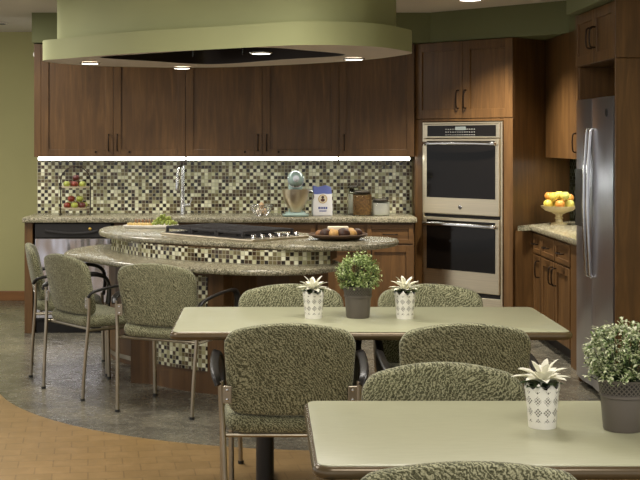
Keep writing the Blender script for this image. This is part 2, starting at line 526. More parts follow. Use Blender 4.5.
# ------------------------------------------------------------------ back run of base units
CT = .905
BY = 9.83
obj_end = obj('end_panel', box(bm_new(), -1.875, -1.812, 9.82, 10.43, 0, CT - .041, .003), M['wood'])
tag(obj_end, 'upright wood end panel closing the counter beside the dishwasher', 'panel')
def base_unit(x0, x1, label, n=2, y=BY, d=.59, h=CT - .041, rz=0, loc=None, single_handle=None, group='base cabinets under the back counter'):
    w = x1 - x0
    r = thing('base_cabinet', label, 'cabinet', loc or (x0, y, 0), rz, group)
    obj('body', box(bm_new(), .001, w - .001, 0, d, .1, h, .002), M['wood'], r)
    obj('toe_kick', box(bm_new(), .001, w - .001, .06, d, 0, .0995), M['dark'], r)
    for i in range(n):
        a, b = i * w / n + .01, (i + 1) * w / n - .01
        drawer(r, a, b, h - .165, h - .015)
        hx = (b - .035 if i % 2 == 0 else a + .035) if n > 1 else single_handle
        door(r, a, b, .115, h - .175, hx, h - .27, .12, fr=.055)
    return r
base_unit(-1.18, -.42, 'wood base cabinet under the faucet, beside the dishwasher')
base_unit(-.42, .40, 'wood base cabinet under the egg basket and stand mixer')
base_unit(.40, 1.165, 'wood base cabinet under the glass jars beside the oven tower')
r = thing('dishwasher', 'stainless dishwasher with black control strip under the back counter', 'dishwasher', (-1.49, 9.83, 0))
obj('body', box(bm_new(), -.305, .295, 0, .58, .1, .86, .003), M['dark'], r)
d = obj('door', box(bm_new(), -.3, .29, -.025, -.001, .12, .742, .005), M['steel_w'], r)
obj('control_panel', box(bm_new(), -.3, .29, -.028, -.001, .746, .858, .005), M['black'], r)
bm = bm_new()
sweep(bm, smooth_curve([(-.22, -.03, .80), (-.1, -.034, .785), (0, -.036, .78), (.1, -.034, .785), (.19, -.03, .80)], 4, False), rrect(.006, .012, .004, 2))
obj('handle', bm, M['black'], r, 40)
bm = bm_new(); lathe(bm, [(0, 0), (.013, 0), (.013, .004), (.007, .007), (0, .007)], 16)
for v in bm.verts: v.co = Vector((.13 + v.co.x, -.028 - v.co.z, .815 + v.co.y))
obj('badge', bm, plain('brass', (190, 160, 80), .3, 1), r)
obj('toe_kick', box(bm_new(), -.3, .29, .04, .3, 0, .0995), M['dark'], r)
# counter
bm = bm_new(); slab(bm, [(-1.885, 9.785), (1.18, 9.785), (1.18, 10.428), (-1.885, 10.428)], CT - .04, CT, .006)
tag(obj('countertop', bm, M['granite'], None, 40), 'long speckled granite counter along the mosaic backsplash', 'countertop')

# ------------------------------------------------------------------ oven tower, turned 45 degrees across the corner
OX, OY = 1.55, 9.83
ORZ = math.radians(-45)
r = thing('oven_cabinet', 'tall cherry wood cabinet set diagonally across the corner holding the double oven', 'cabinet', (OX, OY, 0), ORZ)
def loc_o(x, y):
    dx, dy = x - OX, y - OY; q = math.sqrt(.5)
    return ((dx - dy) * q, (dx + dy) * q)
H = 2.281
bm = bm_new()
fl, fr_ = (-.465, 0), (.465, 0)
bl = loc_o(1.221, 10.428); br_ = loc_o(2.429, 10.051); bb = loc_o(2.429, 10.428)
prism(bm, [fl, (-.44, 0), (bl[0] + .03, bl[1] + .01), bl], 0, H)                       # left side
prism(bm, [(.44, 0), fr_, br_, (.44, br_[1])], 0, H)                                     # right side
prism(bm, [bl, (bl[0] + .03, bl[1] + .01), (bb[0], bb[1] - .03), bb], 0, H)             # back
prism(bm, [(-.44, .001), (.44, .001), (.44, .6), (bb[0], bb[1] - .03), (bl[0] + .03, bl[1] + .01)], H - .03, H - .001)
prism(bm, [(-.44, .001), (.44, .001), (.44, .6), (bb[0], bb[1] - .03), (bl[0] + .03, bl[1] + .01)], 1.655, 1.675)
obj('body', bm, M['wood'], r)
bm = bm_new()
box(bm, -.465, -.384, -.02, -.001, 0, 1.672, .002); box(bm, .384, .465, -.02, -.001, 0, 1.672, .002)
box(bm, -.384, .384, -.02, -.001, 1.654, 1.672, .002)
box(bm, -.384, .384, -.02, -.001, .0, .185, .002)
obj('face_frame', bm, M['wood'], r)
door(r, -.465, -.0, 1.676, H, -.035, 1.676 + .15, .14, fr=.07)
door(r, .0, .465, 1.676, H, .035, 1.676 + .15, .14, fr=.07)
# double oven
ov = thing('double_oven', 'stainless built-in double oven with black glass doors in the diagonal wood cabinet', 'oven', (OX, OY, 0), ORZ)
OT, OB = 1.648, .19
obj('body', box(bm_new(), -.37, .37, .0, .4, OB + .02, OT - .012), M['dark'], ov)
bm = bm_new()
box(bm, -.38, -.362, -.03, -.001, OB, OT, .002); box(bm, .362, .38, -.03, -.001, OB, OT, .002); box(bm, -.362, .362, -.03, -.001, OT - .012, OT, .002)
box(bm, -.362, .362, -.03, -.001, OB, OB + .105, .003)
obj('trim', bm, M['steel'], ov)
cp = obj('control_panel', box(bm_new(), -.36, .36, -.036, -.001, OT - .125, OT - .014, .004), M['steel'], ov)
obj('panel_glass', box(bm_new(), -.325, .325, -.04, -.0365, OT - .112, OT - .026, .001), M['glass_dark'], cp)
obj('display', box(bm_new(), -.05, .05, -.0418, -.0405, OT - .062, OT - .036), emis('oven_display', (120, 128, 126), .1), cp)
bm = bm_new()
for i in range(13):
    for j in range(3):
        if 4 < i < 8 and j == 2: continue
        x = -.14 + i * .0225; z = OT - .1 + j * .022
        box(bm, x - .004, x + .004, -.0416, -.0405, z - .003, z + .003)
obj('buttons', bm, plain('button_print', (170, 170, 165), .5), cp)
def oven_door(z0, z1, g0, g1, hz, badge):
    d = obj('oven_door', box(bm_new(), -.36, .36, -.045, -.001, z0, z1, .006), M['steel'], ov)
    obj('glass', box(bm_new(), -.325, .325, -.0485, -.0455, g0, g1, .001), M['glass_dark'], d)
    bm = bm_new()
    sweep(bm, smooth_curve([(-.335, -.05, hz - .006), (-.325, -.085, hz - .004), (-.2, -.098, hz), (0, -.102, hz + .002), (.2, -.098, hz), (.325, -.085, hz - .004), (.335, -.05, hz - .006)], 4, False), rrect(.011, .014, .008, 3))
    obj('handle', bm, M['chrome'], d, 40)
    if badge:
        bm = bm_new(); lathe(bm, [(0, 0), (.018, 0), (.018, .003), (.015, .005), (0, .005)], 24)
        for v in bm.verts: v.co = Vector((v.co.x, -.0455 - v.co.z, badge + v.co.y))
        b = obj('emblem', bm, M['chrome'], d, 40)
        bm = bm_new()
        ring_tube(bm, (0, 0, 0), .0135, .0015, 20, 6)
        for q in range(3): ring_tube(bm, (-.004 + q * .004, 0, 0), .004, .001, 12, 5)
        for v in bm.verts: v.co = Vector((v.co.x, -.051 - v.co.z, badge + v.co.y))
        obj('emblem_mark', bm, M['dark'], b)
oven_door(.925, OT - .129, 1.055, OT - .147, OT - .165, .985)
obj('vent', box(bm_new(), -.36, .36, -.02, -.001, .902, .923), M['dark'], ov)
oven_door(.33, .9, .49, .878, .85, None)
obj('vent', box(bm_new(), -.36, .36, -.015, -.001, OB + .107, .328), M['dark'], ov)

# ------------------------------------------------------------------ right wall: base units, counter, wall unit
RC = .864
RX = 2.045
RZ90 = math.radians(-90)   # local x runs towards the camera, front faces -x
ys = [(9.53, 9.25), (9.25, 8.81), (8.81, 8.37)]
lbs = ['narrow wood base cabinet in the right corner beside the oven tower',
       'wood base cabinet with drawer under the pedestal fruit bowl, middle of three',
       'wood base cabinet with drawer, nearest to the fridge']
for i, ((y1, y0), lb) in enumerate(zip(ys, lbs)):
    base_unit(0, y1 - y0, lb, 1, d=.475, h=RC - .041, rz=RZ90, loc=(RX, y1, 0), single_handle=(y1 - y0) - .045 if i != 2 else .05, group='base cabinets beside the fridge')
fp_ = obj('filler_panel', prism(bm_new(), [(1.888, 9.505), (2.04, 9.535), (2.04, 9.56), (1.93, 9.545)], 0, RC - .041), M['wood'])
tag(fp_, 'narrow plain wood panel closing the corner between ovens and right base cabinets', 'panel')
fp2 = obj('filler_panel', box(bm_new(), 2.03, 2.5, 7.885, 8.365, 0, RC - .041, .002), M['wood'])
tag(fp2, 'plain wood panel between the right base cabinets and the fridge', 'panel')
bm = bm_new(); slab(bm, [(1.9, 9.47), (2.0, 9.5), (2.005, 9.44), (2.005, 7.885), (2.518, 7.885), (2.518, 10.05), (2.45, 10.045)], RC - .04, RC, .006)
tag(obj('countertop', bm, M['granite'], None, 40), 'short granite counter under the fruit bowl between ovens and fridge', 'countertop')
r = thing('wall_cabinet', 'wood wall cabinet in the corner between oven tower and fridge', 'cabinet', (2.2, 9.795, 0), RZ90)
obj('body', box(bm_new(), .0, 1.9, 0, .31, UB, UT, .002), M['wood'], r)
obj('door', box(bm_new(), .002, .948, -.02, -.0005, UB, UT, .002), M['wood'], r)
door(r, .95, 1.9, UB, UT, 1.0, UB + .115)

# ------------------------------------------------------------------ fridge
FX, FY0, FY1 = 1.94, 7.02, 7.85
fw = FY1 - FY0
fr = thing('refrigerator', 'tall stainless side-by-side fridge with long bowed handles', 'refrigerator', (FX, FY1, 0), RZ90)
obj('body', box(bm_new(), .015, fw - .015, .075, .56, .04, 1.74, .004), M['dark'], fr)
obj('grille', box(bm_new(), .02, fw - .02, .06, .3, .0, .039, .002), M['dark'], fr)
sp = .375
def fdoor(x0, x1, hx):
    bm = bm_new()
    pts = []
    for i in range(9):                                                  # slightly bowed front
        t = i / 8; pts.append((x0 + .003 + (x1 - x0 - .006) * t, -.012 * (1 - (2 * t - 1) ** 2)))
    pts += [(x1 - .003, .07), (x0 + .003, .07)]
    slab(bm, pts, .045, 1.752, .006)
    d = obj('door', bm, M['steel_v'], fr, 30)
    bm = bm_new()
    path = smooth_curve([(hx, -.008, .70), (hx, -.022, .705), (hx, -.027, .75), (hx, -.037, .95), (hx, -.041, 1.15), (hx, -.037, 1.35), (hx, -.027, 1.52), (hx, -.022, 1.565), (hx, -.008, 1.57)], 5, False)
    sweep(bm, path, rrect(.017, .009, .006, 3))
    obj('handle', bm, M['chrome'], d, 40)
    return d
d1 = fdoor(.0, sp, sp - .035)
d2 = fdoor(sp + .002, fw, sp + .045)
obj('dispenser', box(bm_new(), .045, .24, -.02, -.003, .98, 1.33, .006), M['black'], d1)
bm = bm_new()
ring_tube(bm, (0, 0, 0), .014, .003, 18, 6); box(bm, -.005, .005, -.016, .016, -.002, .002)
for v in bm.verts: v.co = Vector((fw - .1 + v.co.x, -.0125 - v.co.z, 1.66 + v.co.y * 1.4))
obj('emblem', bm, M['dark'], d2)
# cabinet over the fridge and tall end panel
r = thing('fridge_cabinet', 'two-door wood cabinet above the fridge', 'cabinet', (FX + .02, FY1 + .03, 0), RZ90)
W = fw + .05
bm = bm_new()
box(bm, 0, W, .0, .56, 1.96, 2.281, .002)
box(bm, 0, .02, .0, .56, 0, 1.959, .002)
box(bm, .021, W, .5, .56, 1.77, 1.959, .002)
obj('body', bm, M['wood'], r)
door(r, .0, W / 2, 1.96, 2.281, W / 2 - .04, 2.11, .12)
door(r, W / 2, W, 1.96, 2.281, W / 2 + .04, 2.11, .12)
ep = obj('end_panel', box(bm_new(), FX, 2.5, 6.972, 6.992, 0, 1.958, .002), M['wood']); tag(ep, 'tall plain wood side panel standing beside the fridge', 'panel')
ep = obj('end_panel', box(bm_new(), FX, 2.5, 6.972, 6.992, 1.962, 2.281, .002), M['wood']); tag(ep, 'short wood side panel closing the cabinet above the fridge', 'panel')

# ------------------------------------------------------------------ island
IU, IL = .89, .765
up = [fp(*p, IU) for p in [(98.7, 230), (112, 234), (150, 237.8), (210, 241.3), (260, 243.6), (300, 245), (347, 245.3), (375, 244), (393, 241.5), (398.8, 239.3), (391, 237.5), (375, 236.3)]]
up += [(.28, 8.36), (-.1, 8.72), (-.5, 9.0), (-.85, 9.12), fp(110, 226, IU)]
up_o = smooth_curve(up, 6)
lo_f = [fp(*p, IL) for p in [(77, 247.5), (66, 251), (66, 254), (87, 257), (115, 261.5), (150, 265), (200, 267.8), (250, 270), (300, 269.5), (328, 267), (343, 263)]]
lo_b = [(.36, 8.05), (.15, 8.3), (-.15, 8.5), (-.5, 8.75), (-.85, 8.9), fp(105, 244.3, IL)]
lo_o = smooth_curve(lo_f + lo_b, 6)
rise = [fp(*p, IL) for p in [(112, 250), (130, 254.3), (157, 258.3), (210, 262.3), (275, 265.2), (330, 264.4)]]
rise_s = smooth_curve(rise, 8, False)
isl = thing('kitchen_island', 'curved two-level kitchen island base in cherry wood with mosaic tile', 'island')
bm = bm_new()
core = [p for p in rise_s] + [(.36, 7.72), (.45, 7.9), (.3, 8.12), (.1, 8.3), (-.15, 8.48), (-.5, 8.72), (-.85, 8.87)]
prism(bm, core, IL + .001, IU - .037)
obj('core', bm, M['wood_h'], isl)
bm = bm_new(); strip(bm, offset(rise_s, -.004, False), IL + .001, IU - .037)
obj('riser_tile', bm, M['tile_i'], isl, True)
ped = [(-.72, 7.79), (-.545, 7.62), (-.37, 7.49), (-.245, 7.435)]
ped_s = smooth_curve(ped, 5, False)
foot = [(-1.09, 8.80), (-1.02, 8.6), (-.9, 8.44), (-.84, 8.3), (-.832, 7.81), (-.735, 7.79)] + ped_s + [(-.2, 7.6), (-.05, 7.8), (.15, 7.78), (.34, 7.82), (.4, 7.95), (.25, 8.12), (-.15, 8.46), (-.5, 8.7), (-.85, 8.85)]
bm = bm_new(); prism(bm, foot, 0, IL - .037)
obj('base', bm, M['wood'], isl)
bm = bm_new()
pf = offset(ped_s, -.006, False)[2:12]
prism(bm, pf + offset(pf, .004, False)[::-1], .135, .70)
uv = bm.loops.layers.uv.verify()
for f in bm.faces:
    for l in f.loops:
        l[uv].uv = ((l.vert.co.x * .8 - l.vert.co.y * .6) , l.vert.co.z)
obj('tile_panel', bm, M['tile_i'], isl)
bm = bm_new(); strip(bm, offset([(-1.09, 8.80), (-1.02, 8.6), (-.9, 8.44), (-.845, 8.31)], -.006, False), .03, .06)
obj('toe_strip', bm, M['leg'], isl)
bm = bm_new(); slab(bm, up_o, IU - .035, IU, .012)
tag(obj('island_countertop', bm, M['granite'], None, 60), 'oval upper granite top of the island carrying the cooktop', 'countertop')
bm = bm_new(); slab(bm, lo_o, IL - .035, IL, .012)
tag(obj('island_ledge', bm, M['granite'], None, 60), 'lower curved granite eating ledge of the island in front of the tiled riser', 'countertop')

# cooktop
CN = fp(252, 242.3, IU); ca = math.atan2(.714, -.70)
ck = thing('cooktop', 'black gas cooktop with steel rim set into the island top', 'cooktop', (CN[0], CN[1], IU), ca - PI / 2)
# local: y runs along the long side, x from right side... x negative goes towards the back
L_, D_ = .86, .5
e = Matrix.Rotation(ca - PI / 2, 3, 'Z')
sgn = 1 if (e @ Vector((1, 0, 0))).y > 0 else -1
X = lambda x: sgn * x
def cbox(bm, x0, x1, y0, y1, z0, z1, b=.003):
    a, c = sorted((X(x0), X(x1))); box(bm, a, c, y0, y1, z0, z1, b)
bm = bm_new(); cbox(bm, 0, D_, 0, L_, .001, .014, .004); obj('rim', bm, M['steel'], ck)
bm = bm_new(); cbox(bm, .02, D_ - .02, .1, L_ - .02, .0145, .019, .002); obj('burner_plate', bm, M['iron'], ck)
for j in range(3):
    y0 = .105 + j * .245; y1 = y0 + .238
    bm = bm_new()
    for x in (.03, .245, .46): cbox(bm, x - .007, x + .007, y0, y1, .042, .056, .002)
    for k in range(7):
        y = y0 + .007 + k * (y1 - y0 - .014) / 6; cbox(bm, .03, .46, y - .006, y + .006, .04, .058, .002)
    for x in (.03, .46):
        for y in (y0 + .007, y1 - .007): cbox(bm, x - .008, x + .008, y - .008, y + .008, .0195, .041, .002)
    obj('grate', bm, M['iron'], ck)
    for x in (.14, .36):
        bm = bm_new(); lathe(bm, [(0, .0195), (.045, .0195), (.045, .028), (.03, .03), (.03, .036), (0, .037)], 20, (X(x), (y0 + y1) / 2, 0)); obj('burner', bm, M['black'], ck, 40)
for j in range(6):
    bm = bm_new(); lathe(bm, [(0, .0145), (.017, .0145), (.015, .036), (.012, .039), (0, .039)], 16, (X(.06 + j * .075), .05, 0)); obj('knob', bm, M['chrome'], ck, 40)

# ------------------------------------------------------------------ canopy over the island
HB, HR = 2.06, 2.198
hp = lambda px, py: fp(px, py, HB)
hood_pts = [hp(43, 60.5), hp(69, 58.3), hp(137, 53), hp(220, 49), hp(303, 45), hp(372, 46.5), hp(406, 51), hp(411.5, 52.8), hp(406, 54.7), hp(365, 60), hp(286, 65), hp(200, 67.7), hp(103, 66.3), hp(57, 63.2)]
hood_o = smooth_curve(hood_pts, 8)
open_pts = [hp(100, 57.5), hp(140, 54.2), hp(200, 50.3), hp(258, 47.6), hp(305, 50.5), hp(345, 55.3), hp(285, 59.5), hp(213, 64.3), hp(150, 61.2)]
open_o = smooth_curve(open_pts, 10)
hood = thing('range_hood', 'large sage green oval canopy hanging from the ceiling over the island', 'range hood')
bm = bm_new()
strip(bm, hood_o, HB, HR, closed=True)
a = [bm.verts.new((p[0], p[1], HR)) for p in hood_o]
inn = offset(hood_o, .1); b = [bm.verts.new((p[0], p[1], HR)) for p in inn]
for i in range(len(a)): bm.faces.new((a[i], a[(i + 1) % len(a)], b[(i + 1) % len(a)], b[i]))
bmesh.ops.remove_doubles(bm, verts=bm.verts[:], dist=.0005)
obj('ring', bm, M['hood'], hood, 40)
bm = bm_new(); strip(bm, offset(hood_o, .1), HR + .001, CEIL - .001, closed=True); obj('drum', bm, M['hood'], hood, 40)
# underside with opening: triangulated between two loops
bm = bm_new()
o1 = [bm.verts.new((p[0], p[1], HB + .001)) for p in hood_o]; o2 = [bm.verts.new((p[0], p[1], HB + .001)) for p in open_o]
ed = [bm.edges.new((o1[i], o1[(i + 1) % len(o1)])) for i in range(len(o1))] + [bm.edges.new((o2[i], o2[(i + 1) % len(o2)])) for i in range(len(o2))]
bmesh.ops.triangle_fill(bm, edges=ed, use_beauty=True)
obj('underside', bm, M['hood_under'], hood)
bm = bm_new(); strip(bm, open_o, HB + .001, HB + .13, closed=True)
bm.faces.new([bm.verts.new((p[0], p[1], HB + .13)) for p in open_o])
obj('liner', bm, plain('dark_hood_liner', (52, 44, 38), .3, .6), hood, 40)
for px, py in ((193, 58), (243, 56)):
    x, y = hp(px, py); bm = bm_new(); tube(bm, [(x, y, HB + .01), (x, y, HB + .129)], .009, 10); obj('post', bm, M['chrome'], hood, 40)
lamp_e = emis('halogen_lens', (255, 250, 235), 7)
spots = [((90, 62.2), 'round downlight in the canopy underside above the island left end'), ((182, 67), 'round downlight in the far rim of the canopy above the cheese tray'),
         ((261, 51.8), 'round downlight in the near rim of the canopy above the cooktop'), ((354, 58), 'round downlight in the canopy underside above the island right end')]
def downlight(x, y, z, lb, grp, power, spot=True, r=.06):
    t = thing('downlight', lb, 'light', (x, y, z), 0, grp)
    bm = bm_new(); lathe(bm, [(r, -.001), (r * 1.25, -.001), (r * 1.25, -.006), (r * 1.1, -.013), (r, -.013), (r, -.001)], 28); obj('trim', bm, M['chrome'], t, 40)
    bm = bm_new(); lathe(bm, [(r * .98, -.002), (r * .98, -.01), (r * .5, -.014), (0, -.015)], 28); obj('lens', bm, lamp_e, t, 40)
    ld = bpy.data.lights.new('downlight', 'SPOT'); ld.energy = power; ld.color = (1, .91, .78); ld.spot_size = math.radians(115); ld.spot_blend = .8; ld.shadow_soft_size = .05
    lo = bpy.data.objects.new('downlight', ld); COL.objects.link(lo); lo.location = (x, y, z - .03)
for (px, py), lb in spots:
    x, y = hp(px, py); downlight(x, y, HB, lb, 'downlights in the canopy', 34)
downlight(1.475, 9.05, CEIL, 'round recessed ceiling light in front of the oven tower', 'ceiling downlights', 330, r=.075)

# ------------------------------------------------------------------ tables
def table(x0, x1, y0, y1, colx, coly, label):
    cx, cy = (x0 + x1) / 2, (y0 + y1) / 2; hw, hh = (x1 - x0) / 2, (y1 - y0) / 2
    t = thing('dining_table', label, 'table', (cx, cy, 0), 0, 'dining tables')
    o = rrect(hw, hh, .045, 6)
    bm = bm_new(); slab(bm, offset(o, .012), .7395 - .006, .74, .002); obj('tabletop', bm, M['table'], t, 40)
    bm = bm_new(); slab(bm, o, .706, .7375, .012); obj('edge_band', bm, M['table_edge'], t, 60)
    bm = bm_new(); bw = .1
    for cxx in colx:
        bm = bm_new(); tube(bm, [(cxx - cx, coly - cy, .03), (cxx - cx, coly - cy, .69)], .038, 20)
        lathe(bm, [(0, .69), (.14, .69), (.14, .705), (0, .705)], 20, (cxx - cx, coly - cy, 0))
        c = obj('pedestal', bm, M['black'], t, 40)
        bm = bm_new(); box(bm, cxx - cx - .035, cxx - cx + .035, -.3, .3, .0, .035, .012)
        obj('foot', bm, M['black'], c, 40)
table(-.382, 1.232, 5.01, 5.785, (0.0, .83), 5.31, 'pale sage laminate table further back with three pots and chairs on both sides')
table(.112, 1.68, 2.94, 3.70, (.5, 1.3), 3.2, 'pale sage laminate table closest to the viewer with one white and one dark pot')

# ------------------------------------------------------------------ chairs
def make_chair():
    t = thing('armchair', '', 'chair', (0, 0, 0), 0, 'dining armchairs')
    hw, hh = .246, .152
    zc = .640
    def back(a, b, c):
        v = (b + hh) / (2 * hh); u = a / hw
        x = a * (.93 + .07 * v)
        z = zc + b + .042 * (1 - u * u) * v - .006 * (1 - v)
        y = -.225 + .04 * u * u - .07 * (v - .4) + c
        return Vector((x, y, z))
    bm = bm_new(); pillow(bm, dense(rrect(hw, hh, .05, 5), .03), hw, hh, .045, .016, back, .006)
    obj('backrest', bm, M['fabric'], t, True)
    sw, sd = .25, .215
    def seat(a, b, c):
        u = a / sw; v = b / sd
        return Vector((a * (1 - .06 * max(0, -v)), b + .0, .445 + c * (1 if c > 0 else 1) - .02 * max(0, v) ** 3 - .012 * (1 - u * u) * (c > 0) + .006))
    bm = bm_new(); pillow(bm, dense(rrect(sw, sd, .07, 5), .035), sw, sd, .074, .026, seat, .01)
    obj('seat', bm, M['fabric'], t, True)
    for s in (-1, 1):
        bm = bm_new(); tube(bm, [(s * .232, -.245, 0), (s * .238, -.235, .2), (s * .247, -.218, .42), (s * .253, -.214, .52), (s * .256, -.215, .612)], .0105, 10, 3)
        rl = obj('rear_leg', bm, M['leg'], t, 40)
        bm = bm_new(); lathe(bm, [(0, 0), (.014, 0), (.014, .014), (0, .014)], 12, (s * .232, -.245, 0)); obj('glide', bm, M['black'], rl, 40)
        bm = bm_new(); tube(bm, [(s * .262, .235, 0), (s * .264, .23, .25), (s * .264, .225, .47)], .0115, 10, 3)
        fl_ = obj('front_leg', bm, M['leg'], t, 40)
        bm = bm_new(); lathe(bm, [(0, 0), (.014, 0), (.014, .014), (0, .014)], 12, (s * .262, .235, 0)); obj('glide', bm, M['black'], fl_, 40)
        bm = bm_new()
        path = smooth_curve([(s * .262, -.225, .598), (s * .275, -.2, .628), (s * .284, -.1, .648), (s * .287, .05, .66), (s * .284, .16, .657), (s * .276, .225, .628), (s * .27, .245, .56), (s * .266, .235, .455)], 5, False)
        sweep(bm, path, rrect(.017, .008, .007, 3))
        obj('armrest', bm, M['black'], t, 50)
        # bracket that carries the backrest on the post, with two screws
        bm = bm_new(); box(bm, min(s * .215, s * .25), max(s * .215, s * .25), -.222, -.214, .53, .595, .003)
        br = obj('bracket', bm, M['leg'], t)
        for z in (.545, .58):
            bm = bm_new(); lathe(bm, [(0, 0), (.006, 0), (.005, .004), (0, .005)], 10)
            for v in bm.verts: v.co = Vector((s * .232 + v.co.x, -.2225 - v.co.z, z + v.co.y))
            obj('screw', bm, M['chrome'], br)
    bm = bm_new()
    for y in (-.18, .19): tube(bm, [(-.25, y, .405), (.25, y, .405)], .009, 8)
    for x in (-.25, .25): tube(bm, [(x, -.215, .405), (x, .225, .405)], .009, 8)
    obj('seat_frame', bm, M['leg'], t, 40)
    return t
proto = make_chair()
chairs = [
    (-1.285, 8.27, (.985, .17), 'green patterned armchair at the island nearest the dishwasher, seen from its side'),
    (-1.005, 7.605, (.78, .62), 'green patterned armchair at the island ledge, between two others'),
    (-.505, 7.105, (.41, .91), 'green patterned armchair at the island in front of the tiled pedestal'),
    (.092, 4.875, (0, 1), 'green armchair seen from behind with its whole back and both arms showing'),
    (.74, 4.875, (-.0, 1), 'green armchair seen from behind, partly hidden by the chair back at the front table'),
    (.12, 5.615, (.0, -1), 'green armchair across the far table, behind the first white flower pot and green plant'),
    (.765, 5.615, (.0, -1), 'green armchair across the far table, on the oven side, behind the second white flower pot'),
    (.535, 3.53, (.02, -1), 'green armchair facing the viewer at the far side of the front table'),
    (.43, 2.885, (0, 1), 'green armchair at the bottom edge with only the top of its back showing'),
]
for i, (x, y, (fx, fy), lb) in enumerate(chairs):
    o = proto if i == 0 else copy_tree(proto)
    o.location = (x, y, 0); o.rotation_euler = (0, 0, math.atan2(-fx, fy)); o['label'] = lb

# ------------------------------------------------------------------ potted plants
def leaf(bm, p, d, L, w, droop=.3, fold=.25):
    d = Vector(d).normalized(); up = Vector((0, 0, 1))
    sd = d.cross(up)
    if sd.length < .05: sd = Vector((1, 0, 0))
    sd.normalize(); nn = sd.cross(d)
    rows = []
    for t, ww in ((0, .12), (.3, .8), (.6, 1), (.85, .55), (1, .02)):
        c = Vector(p) + d * (L * t) - up * (droop * L * t * t)
        rows.append((bm.verts.new(c - sd * w * ww * .5 + nn * fold * w * ww * .4), bm.verts.new(c), bm.verts.new(c + sd * w * ww * .5 + nn * fold * w * ww * .4)))
    for a, b in zip(rows, rows[1:]):
        bm.faces.new((a[0], a[1], b[1], b[0])); bm.faces.new((a[1], a[2], b[2], b[1]))

def white_pot(x, y, lb):
    t = thing('flower_pot', lb, 'potted flower', (x, y, .7402), random.uniform(0, 6), 'white flower pots on the tables')
    n = 48; bm = bm_new(); uv = bm.loops.layers.uv.verify()
    levels = [(.036, 0), (.0375, .02), (.040, .05), (.043, .08), (.0455, .104), (.0465, .118)]
    rings = []
    for k, (r, z) in enumerate(levels):
        ring = []
        for i in range(n):
            a = 2 * PI * i / n; zz = z
            if k == len(levels) - 1: zz = z + .004 - .022 * abs((i % 6) / 3 - 1)
            ring.append(bm.verts.new((r * math.cos(a), r * math.sin(a), zz)))
        rings.append(ring)
    for k in range(len(rings) - 1):
        for i in range(n):
            j = (i + 1) % n; f = bm.faces.new((rings[k][i], rings[k][j], rings[k + 1][j], rings[k + 1][i]))
            for l, (ii, kk) in zip(f.loops, ((i, k), (i + 1, k), (i + 1, k + 1), (i, k + 1))): l[uv].uv = (ii / n * .026 * 10, levels[kk][1])
    bm.faces.new(rings[0][::-1])
    p = obj('pot', bm, M['pot_white'], t, 60)
    sm = p.modifiers.new('wall', 'SOLIDIFY'); sm.thickness = .0025; sm.offset = -1
    bm = bm_new(); lathe(bm, [(.041, .088), (.02, .098), (0, .1)], 24); obj('soil', bm, M['soil'], t)
    rnd = random.Random(int(x * 1000))
    bm = bm_new()
    for i in range(13):
        a = 2 * PI * i / 13 + rnd.uniform(-.2, .2)
        leaf(bm, (.01 * math.cos(a), .01 * math.sin(a), .107), (math.cos(a), math.sin(a), rnd.uniform(.45, .9)), rnd.uniform(.05, .068), .03, .42)
    obj('leaves', bm, M['leaf_dark'], t, True)
    bm = bm_new()
    tube(bm, [(0, 0, .098), (.002, 0, .12)], .004, 8)
    for ring, el, L, w, nn in ((0, .42, .08, .028, 8), (1, .9, .084, .026, 7), (2, 2.0, .084, .02, 5)):
        for i in range(nn):
            a = 2 * PI * (i + ring * .4) / nn + rnd.uniform(-.15, .15)
            leaf(bm, (.004 * math.cos(a), .004 * math.sin(a), .118 + .004 * ring), (math.cos(a), math.sin(a), el + rnd.uniform(-.1, .15)), L * rnd.uniform(.85, 1.1), w, .28, .5)
    obj('flower', bm, M['petal'], t, True)
white_pot(.208, 5.41, 'white lace pot with white flower on the far table, cooktop side of the green plant')
white_pot(.60, 5.40, 'white lace pot with white flower on the far table, oven side of the green plant')
white_pot(.737, 3.35, 'white lace pot with white flower standing alone on the front table')

def grey_pot(x, y, lb, mat, R, Hh, n, seed):
    t = thing('potted_plant', lb, 'potted plant', (x, y, .7402), 0, 'grey plant pots on the tables')
    bm = bm_new(); lathe(bm, [(0, 0), (.048, 0), (.05, .004), (.057, .088), (.061, .09), (.061, .096), (.0585, .096), (.064, .136), (.061, .136), (.055, .098), (.05, .098)], 40, ucirc=.0075 * 52)
    obj('pot', bm, M['pot_grey_lace'], t, 40)
    bm = bm_new(); lathe(bm, [(.056, .11), (.03, .122), (0, .124)], 24); obj('soil', bm, M['soil'], t)
    rnd = random.Random(seed); bm = bm_new(); bs = bm_new()
    for i in range(n + n // 3):
        a = rnd.uniform(0, 2 * PI); el = math.asin(min(1, rnd.uniform(-.42, 1)))
        q = rnd.uniform(.55, 1) ** .6
        tip = Vector((math.cos(a) * math.cos(el) * R * q, math.sin(a) * math.cos(el) * R * q, .15 + Hh * (.32 + .68 * math.sin(el) * q)))
        if i >= n: tip = Vector((math.cos(a) * R * rnd.uniform(.62, .95), math.sin(a) * R * rnd.uniform(.62, .95), rnd.uniform(.135, .17)))
        if tip.z < .138: tip.z = .138 + rnd.uniform(0, .012)
        base = Vector((tip.x * .25, tip.y * .25, .118))
        if i % 3 == 0: tube(bs, [base, (base + tip) / 2 + Vector((tip.x * .12, tip.y * .12, 0)), tip], .0012, 4)
        for k in range(9):
            d = Vector((rnd.gauss(0, 1), rnd.gauss(0, 1), rnd.gauss(.35, .8))) + (tip - Vector((0, 0, .15))).normalized() * .6
            leaf(bm, tip + Vector((rnd.gauss(0, .004), rnd.gauss(0, .004), rnd.gauss(0, .006))), d, rnd.uniform(.010, .017), rnd.uniform(.006, .009), .2)
    obj('stems', bs, M['leaf_dark'], t); obj('foliage', bm, mat, t, True)
